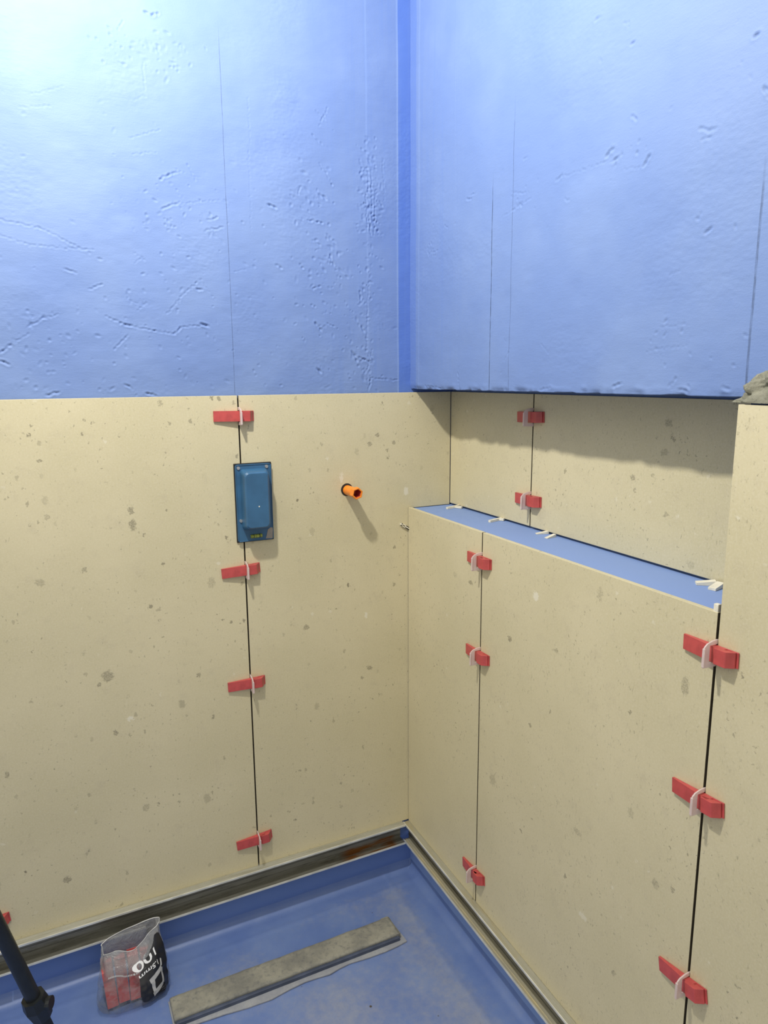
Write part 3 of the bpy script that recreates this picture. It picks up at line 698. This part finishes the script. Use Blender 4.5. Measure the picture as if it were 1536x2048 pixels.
bm = bmesh.new(); box(bm, (XR+.001, -.9435, ZS-.004), (XR+.008, -.9355, ZS+.0115), .0012, 2)
tag(link('spacer_wedge', bm, M_WHITE), 'small white upright spacer standing in the joint at the front of the niche shelf', 'spacer wedge')
# slotted white wedge pushed into the room corner
bm = bmesh.new()
for (a, b) in ((-.0034, -.0014), (.0014, .0034)): box(bm, (0, -.005, a), (.034, 0, b))
box(bm, (0, -.005, -.0034), (.004, 0, .0034)); box(bm, (.015, -.005, -.0034), (.034, 0, .0034))
o = link('spacer_wedge', bm, M_WHITE); o.location = (.8240, -.0003, 1.0215); o.rotation_euler = (0, math.radians(32), 0)
o.location = (.8235, -.0003, 1.0205)
tag(o, 'slotted white wedge poking out of the corner beside the niche, below the shelf', 'spacer wedge')
spacer(S_short, -.192, -.016, .1595, 0, 'cream wedge on the rail at the far left edge behind the black leg', 0, 'cream wedge on rail')

# ------------------------------------------------------------------ rough mortar where the overhang ends
bm = bmesh.new()
bmesh.ops.create_icosphere(bm, subdivisions=6, radius=1)
rnd = random.Random(4)
for v in bm.verts:
    c = v.co.copy(); n = mnoise.fractal(c*2.2, 1.0, 2.0, 5)*.30+mnoise.fractal(c*7, 1.0, 2.0, 3)*.06
    c *= 1+n
    x = XP+.004+c.x*.020; y = -1.012+c.y*.074; z = 1.362+c.z*.034-.35*(-.95-y)*0
    z = max(z, 1.3575+.002*n) ; v.co = (min(max(x, XP-.016), XP+.03), y, z+(max(0, (-.955-y))*.35 if c.z > 0 else 0))
    if v.co.z < 1.3575: v.co.z = 1.3575
o = link('mortar_lump', bm, M_MORTAR, smooth=True); tag(o, 'rough grey-brown mortar patch where the blue overhang breaks off at right', 'mortar')

# ------------------------------------------------------------------ grey channel strip on the floor
st = empty('drain_channel', (.428, -.187, 0)); tag(st, 'long flat cement-smeared grey drain channel lying on the blue floor', 'drain channel')
sc_ = Vector((-.428, .187, 0))
def rels(o): o.parent = st; o.location = sc_; return o
bm = bmesh.new()
front = [(.150, -.232), (.19, -.2345), (.2586, -.2385), (.31, -.2455), (.3651, -.2475), (.41, -.240), (.4478, -.2365), (.478, -.2385), (.5082, -.2417), (.535, -.2365), (.5635, -.2340), (.61, -.2385), (.6546, -.2400), (.69, -.238), (.7186, -.2343), (.7175, -.21)]
prism(bm, [(.150, -.150), *front, (.708, -.150)], lambda a, b, d: (a, b, d), .0008, .0042, .0006)
bmesh.ops.triangulate(bm, faces=[f for f in bm.faces if len(f.verts) > 4])
rels(link('sealing_flange', bm, M_FLEECE))
bm = bmesh.new(); box(bm, (.156, -.2255, .002), (.704, -.150, .0135), .001, 1); rels(link('channel_body', bm, M_BLUEFLAT))
xs_ = np.arange(.153, .7061, .006); sect = [(-.2185, .0100), (-.2190, .0185), (-.2165, .0205), (-.209, .0208), (-.200, .0206), (-.188, .0208), (-.176, .0207), (-.164, .0203), (-.1565, .0192), (-.1545, .0165), (-.1540, .0100)]
bm = bmesh.new(); rows = []
for i, x in enumerate(xs_):
    e = min(1, (x-.153)/.006, (.7061-x)/.006); row = []
    for (y, z) in sect:
        nz_ = mnoise.fractal(Vector((x*30, y*60, 0)), 1, 2, 4)*.0007
        row.append(bm.verts.new((x, y+nz_*.8, z+(nz_ if z > .015 else 0)-(.002 if e <= 0 and z > .015 else 0))))
    rows.append(row)
for A_, B_ in zip(rows, rows[1:]):
    for j in range(len(sect)-1): bm.faces.new((A_[j], B_[j], B_[j+1], A_[j+1]))
    bm.faces.new((A_[0], A_[-1], B_[-1], B_[0]))
bm.faces.new(rows[0]); bm.faces.new(rows[-1][::-1])
rels(link('channel_cover', bm, M_STRIP, smooth=True))
bm = bmesh.new(); prism(bm, [(.6835, -.1535), (.7035, -.1535), (.7085, -.2185), (.6985, -.2195)], lambda a, b, d: (a, b, d), .0035, .0195, .001); rels(link('end_cap', bm, M_STRIP))

# ------------------------------------------------------------------ clear bag of wedges
BC = Vector((.082, -.100, .0))
bag = empty('plastic_bag', BC, (0, 0, math.radians(0))); tag(bag, 'clear plastic bag of red wedges with a black printed label, on the blue floor', 'bag')
def bagp(th, v, off=0.0):
    """th: angle (0 = +x, -pi/2 = towards the room), v: 0 bottom .. 1 rim"""
    c, s = math.cos(th), math.sin(th)
    fr_ = max(0, -s)
    rim = .136+.018*c-.020*fr_**3*math.exp(-((c-.02)/.36)**2)
    if s > 0: rim = .150+.012*c
    a = .075*(1-.08*v)+.006*math.sin(v*5); b = .042*(1-v**1.6*.62)
    if v < .16: k = (v/.16)**.45; a *= .72+.28*k; b *= .55+.45*k
    e = .78
    x = a*math.copysign(abs(c)**e, c); y = b*math.copysign(abs(s)**.9, s)
    z = rim*v
    y += .030*v*v-.004                                   # leans back to the rail
    x += .006*v
    q = Vector((x*26, y*26+3, z*26))
    n = mnoise.fractal(q, 1, 2, 3)*.0045+math.sin(th*9+v*7)*.0012*(.3+v)
    k = 1+(n+off)/max(.02, math.hypot(x, y))
    return Vector((x*k, y*k if s < 0 else y*1.0, max(.0015, z)))
def sheet(th0, th1, v0, v1, nu, nv, off, mat, name, mask=None):
    bm = bmesh.new(); g_ = []
    for i in range(nu+1):
        g_.append([bm.verts.new(bagp(th0+(th1-th0)*i/nu, v0+(v1-v0)*j/nv, off)) for j in range(nv+1)])
    for i in range(nu):
        for j in range(nv):
            if mask is None or mask((i+.5)/nu, (j+.5)/nv): bm.faces.new((g_[i][j], g_[i+1][j], g_[i+1][j+1], g_[i][j+1]))
    bmesh.ops.delete(bm, geom=[v for v in bm.verts if not v.link_faces], context='VERTS')
    return link(name, bm, mat, bag, True)
bm = bmesh.new(); NU, NV = 120, 46; g_ = []
for i in range(NU): g_.append([bm.verts.new(bagp(2*math.pi*i/NU, j/NV)) for j in range(NV+1)])
for i in range(NU):
    for j in range(NV): bm.faces.new((g_[i][j], g_[(i+1) % NU][j], g_[(i+1) % NU][j+1], g_[i][j+1]))
bm.faces.new([g_[i][0] for i in range(NU)])
link('bag_film', bm, M_FILM, bag, True)
# rim hem and the twisted corner
bm = bmesh.new()
ring_ = [bagp(2*math.pi*i/NU, 1.0) for i in range(NU)]
for i in range(NU): cyl(bm, ring_[i], ring_[(i+1) % NU], .0011, n=6, cap=False)
link('rim_fold', bm, mat_simple('film_edge', (.48, .48, .47, 1), .25, var=.2), bag, True)
# printed label on the right part of the front
lab = lambda u, v: (abs((u-.5)/.5)**4+abs((v-.5)/.5)**5) < 1 and not (v > .62 and u < (v-.62)*.9)
sheet(math.radians(-86), math.radians(-18), .10, .93, 60, 50, .0012, M_LABEL, 'printed_label', lab)
sheet(math.radians(28), math.radians(62), .72, .99, 14, 12, .0010, M_LABEL, 'label_flap')
def label_text(txt, u, v, size, rot, mat, name):
    cu = bpy.data.curves.new('t', 'FONT'); cu.body = txt; cu.size = size; cu.align_x = 'CENTER'; cu.align_y = 'CENTER'; cu.resolution_u = 3
    cu.offset = size*.015
    to = bpy.data.objects.new('t', cu); COL.objects.link(to)
    me = bpy.data.meshes.new_from_object(to); bpy.data.objects.remove(to)
    cr, sr = math.cos(rot), math.sin(rot)
    bm = bmesh.new(); bm.from_mesh(me)
    bmesh.ops.subdivide_edges(bm, edges=bm.edges[:], cuts=1)
    for q in bm.verts:
        X = q.co.x*cr-q.co.y*sr; Y = q.co.x*sr+q.co.y*cr
        q.co = bagp(math.radians(u)+X/.050, v+Y/.125, .0022)
    return link(name, bm, mat, bag)
label_text('100', -71, .77, .025, math.radians(190), M_INK, 'label_text')
label_text('1.5mm', -69, .605, .0115, math.radians(186), M_INK, 'label_text')
label_text('clips', -40, .20, .0060, math.radians(186), M_GREYINK, 'label_text') if False else None
# drawing of a clip on the label
def poly_on_label(polys, mat, name, off=.0022):
    bm = bmesh.new()
    for P_ in polys:
        # fine strip along a closed outline
        vs_ = [bm.verts.new(bagp(math.radians(a), b, off)) for a, b in P_]
        bm.faces.new(vs_)
    bmesh.ops.triangulate(bm, faces=bm.faces[:])
    return link(name, bm, mat, bag)
def quad(a, b, c, d, n=6):
    out_ = []
    P4 = [a, b, c, d]
    for k in range(n):
        for m_ in range(n):
            def pt(s, t):
                x = (1-s)*((1-t)*P4[0][0]+t*P4[3][0])+s*((1-t)*P4[1][0]+t*P4[2][0])
                y = (1-s)*((1-t)*P4[0][1]+t*P4[3][1])+s*((1-t)*P4[1][1]+t*P4[2][1]); return (x, y)
            out_.append([pt(k/n, m_/n), pt((k+1)/n, m_/n), pt((k+1)/n, (m_+1)/n), pt(k/n, (m_+1)/n)])
    return out_
icon = quad((-58, .30), (-34, .37), (-32, .31), (-54, .22))+quad((-60, .50), (-54, .50), (-50, .27), (-56, .27))+quad((-38, .56), (-32, .56), (-30, .33), (-36, .33))+quad((-62, .52), (-36, .60), (-34, .54), (-60, .45))+quad((-38, .60), (-33, .58), (-28, .66), (-31, .68))
icon = [[(a*1.0-11, b-.06) for a, b in P_] for P_ in icon]
poly_on_label(icon, M_GREYINK, 'label_picture')
flap = quad((33, .80), (36, .80), (36, .97), (33, .97), 3)+quad((33, .97), (50, .95), (50, .92), (33, .94), 3)+quad((47, .92), (50, .92), (46, .80), (43, .80), 3)+quad((33, .80), (45, .80), (45, .83), (33, .83), 3)
poly_on_label(flap, M_INK, 'label_flap_print', .0018)
# small print lines at the label's foot
bm = bmesh.new()
for k, (a, b, v_) in enumerate([(-50, -30, .205), (-49, -28, .175), (-47, -32, .145), (-46, -27, .118)]):
    for t_ in range(int((b-a)/1.6)):
        if (t_*7+k*3) % 5 == 0: continue
        a0 = a+t_*1.6
        f = [bm.verts.new(bagp(math.radians(x), y, .0019)) for x, y in ((a0, v_), (a0+1.1, v_), (a0+1.1, v_+.008), (a0, v_+.008))]; bm.faces.new(f)
link('label_small_print', bm, mat_simple('dim_print', (.10, .10, .11, 1), .4, var=.1), bag)
# the wedges inside
k0 = 0
for col in range(4):
    for row in range(2):
        o = bpy.data.objects.new('packed_wedge', WME); COL.objects.link(o)
        x = -.045+col*.0245; y = -.012+row*.0182
        base = BC+Vector((x, y, .006))
        # upright, teeth towards the room, leaning
        Rm = Matrix.Rotation(math.radians(-4+col*2.6), 4, 'Y') @ Matrix.Rotation(math.radians(-21), 4, 'X') @ Matrix.Rotation(math.radians(-90), 4, 'Y')
        o.matrix_world = Matrix.Translation(base+Vector((.0, .0, .002+.004*((col*3+row) % 2)))) @ Rm
        tag(o, 'red wedge packed upright inside the clear plastic bag', 'wedge', 'red wedges inside the clear bag')
bm = bmesh.new()
# zip strip with punched dots across the red load
for t_ in range(30):
    a = math.radians(-135+t_*2.0); p0 = bagp(a, .66, .0012); p1 = bagp(a+math.radians(1.3), .66, .0012)
    f = [bm.verts.new(p) for p in (p0, p1, bagp(a+math.radians(1.3), .685, .0012), bagp(a, .685, .0012))]; bm.faces.new(f)
link('zip_strip', bm, M_GREYINK, bag)

# ------------------------------------------------------------------ black telescopic leg
lg = empty('tripod_leg', (-.075, -.17, 0)); tag(lg, 'black telescopic tripod leg with clamp collar at the lower left corner', 'tripod leg')
P0 = Vector((-.075, -.17, 0)); D = (Vector((-.1535, -.2, .352))-P0).normalized()
def rell(o): o.parent = lg; o.location = -P0; return o
bm = bmesh.new(); cyl(bm, P0+D*.012, P0+D*.20, .0112, n=28); rell(link('inner_tube', bm, M_BLACK, smooth=False))
M_TUBE = mat_simple('black_satin_tube', (.010, .012, .013, 1), .38, var=.2)
bm = bmesh.new(); cyl(bm, P0+D*.165, P0+D*1.25, .0142, n=32); rell(link('outer_tube', bm, M_TUBE, smooth=False))
bm = bmesh.new()
cyl(bm, P0+D*.112, P0+D*.146, .0200, .0262, n=8); cyl(bm, P0+D*.1455, P0+D*.170, .0262, .0225, n=8)
side = D.cross(Vector((0, 1, 0))).normalized()
rell(link('clamp_collar', bm, M_TUBE))
bm = bmesh.new(); q0 = P0+D*.148
for s_0, s_1, r0_, r1_ in ((.012, .031, .012, .013),): cyl(bm, q0+Vector((.9, -.43, .1)).normalized()*s_0, q0+Vector((.9, -.43, .1)).normalized()*s_1, r0_, r1_, 14)
rell(link('clamp_knob', bm, M_TUBE))
bm = bmesh.new(); cyl(bm, P0+Vector((0, 0, .0015)), P0+D*.03, .0165, .0145, n=24); rell(link('rubber_foot', bm, M_BLACK))
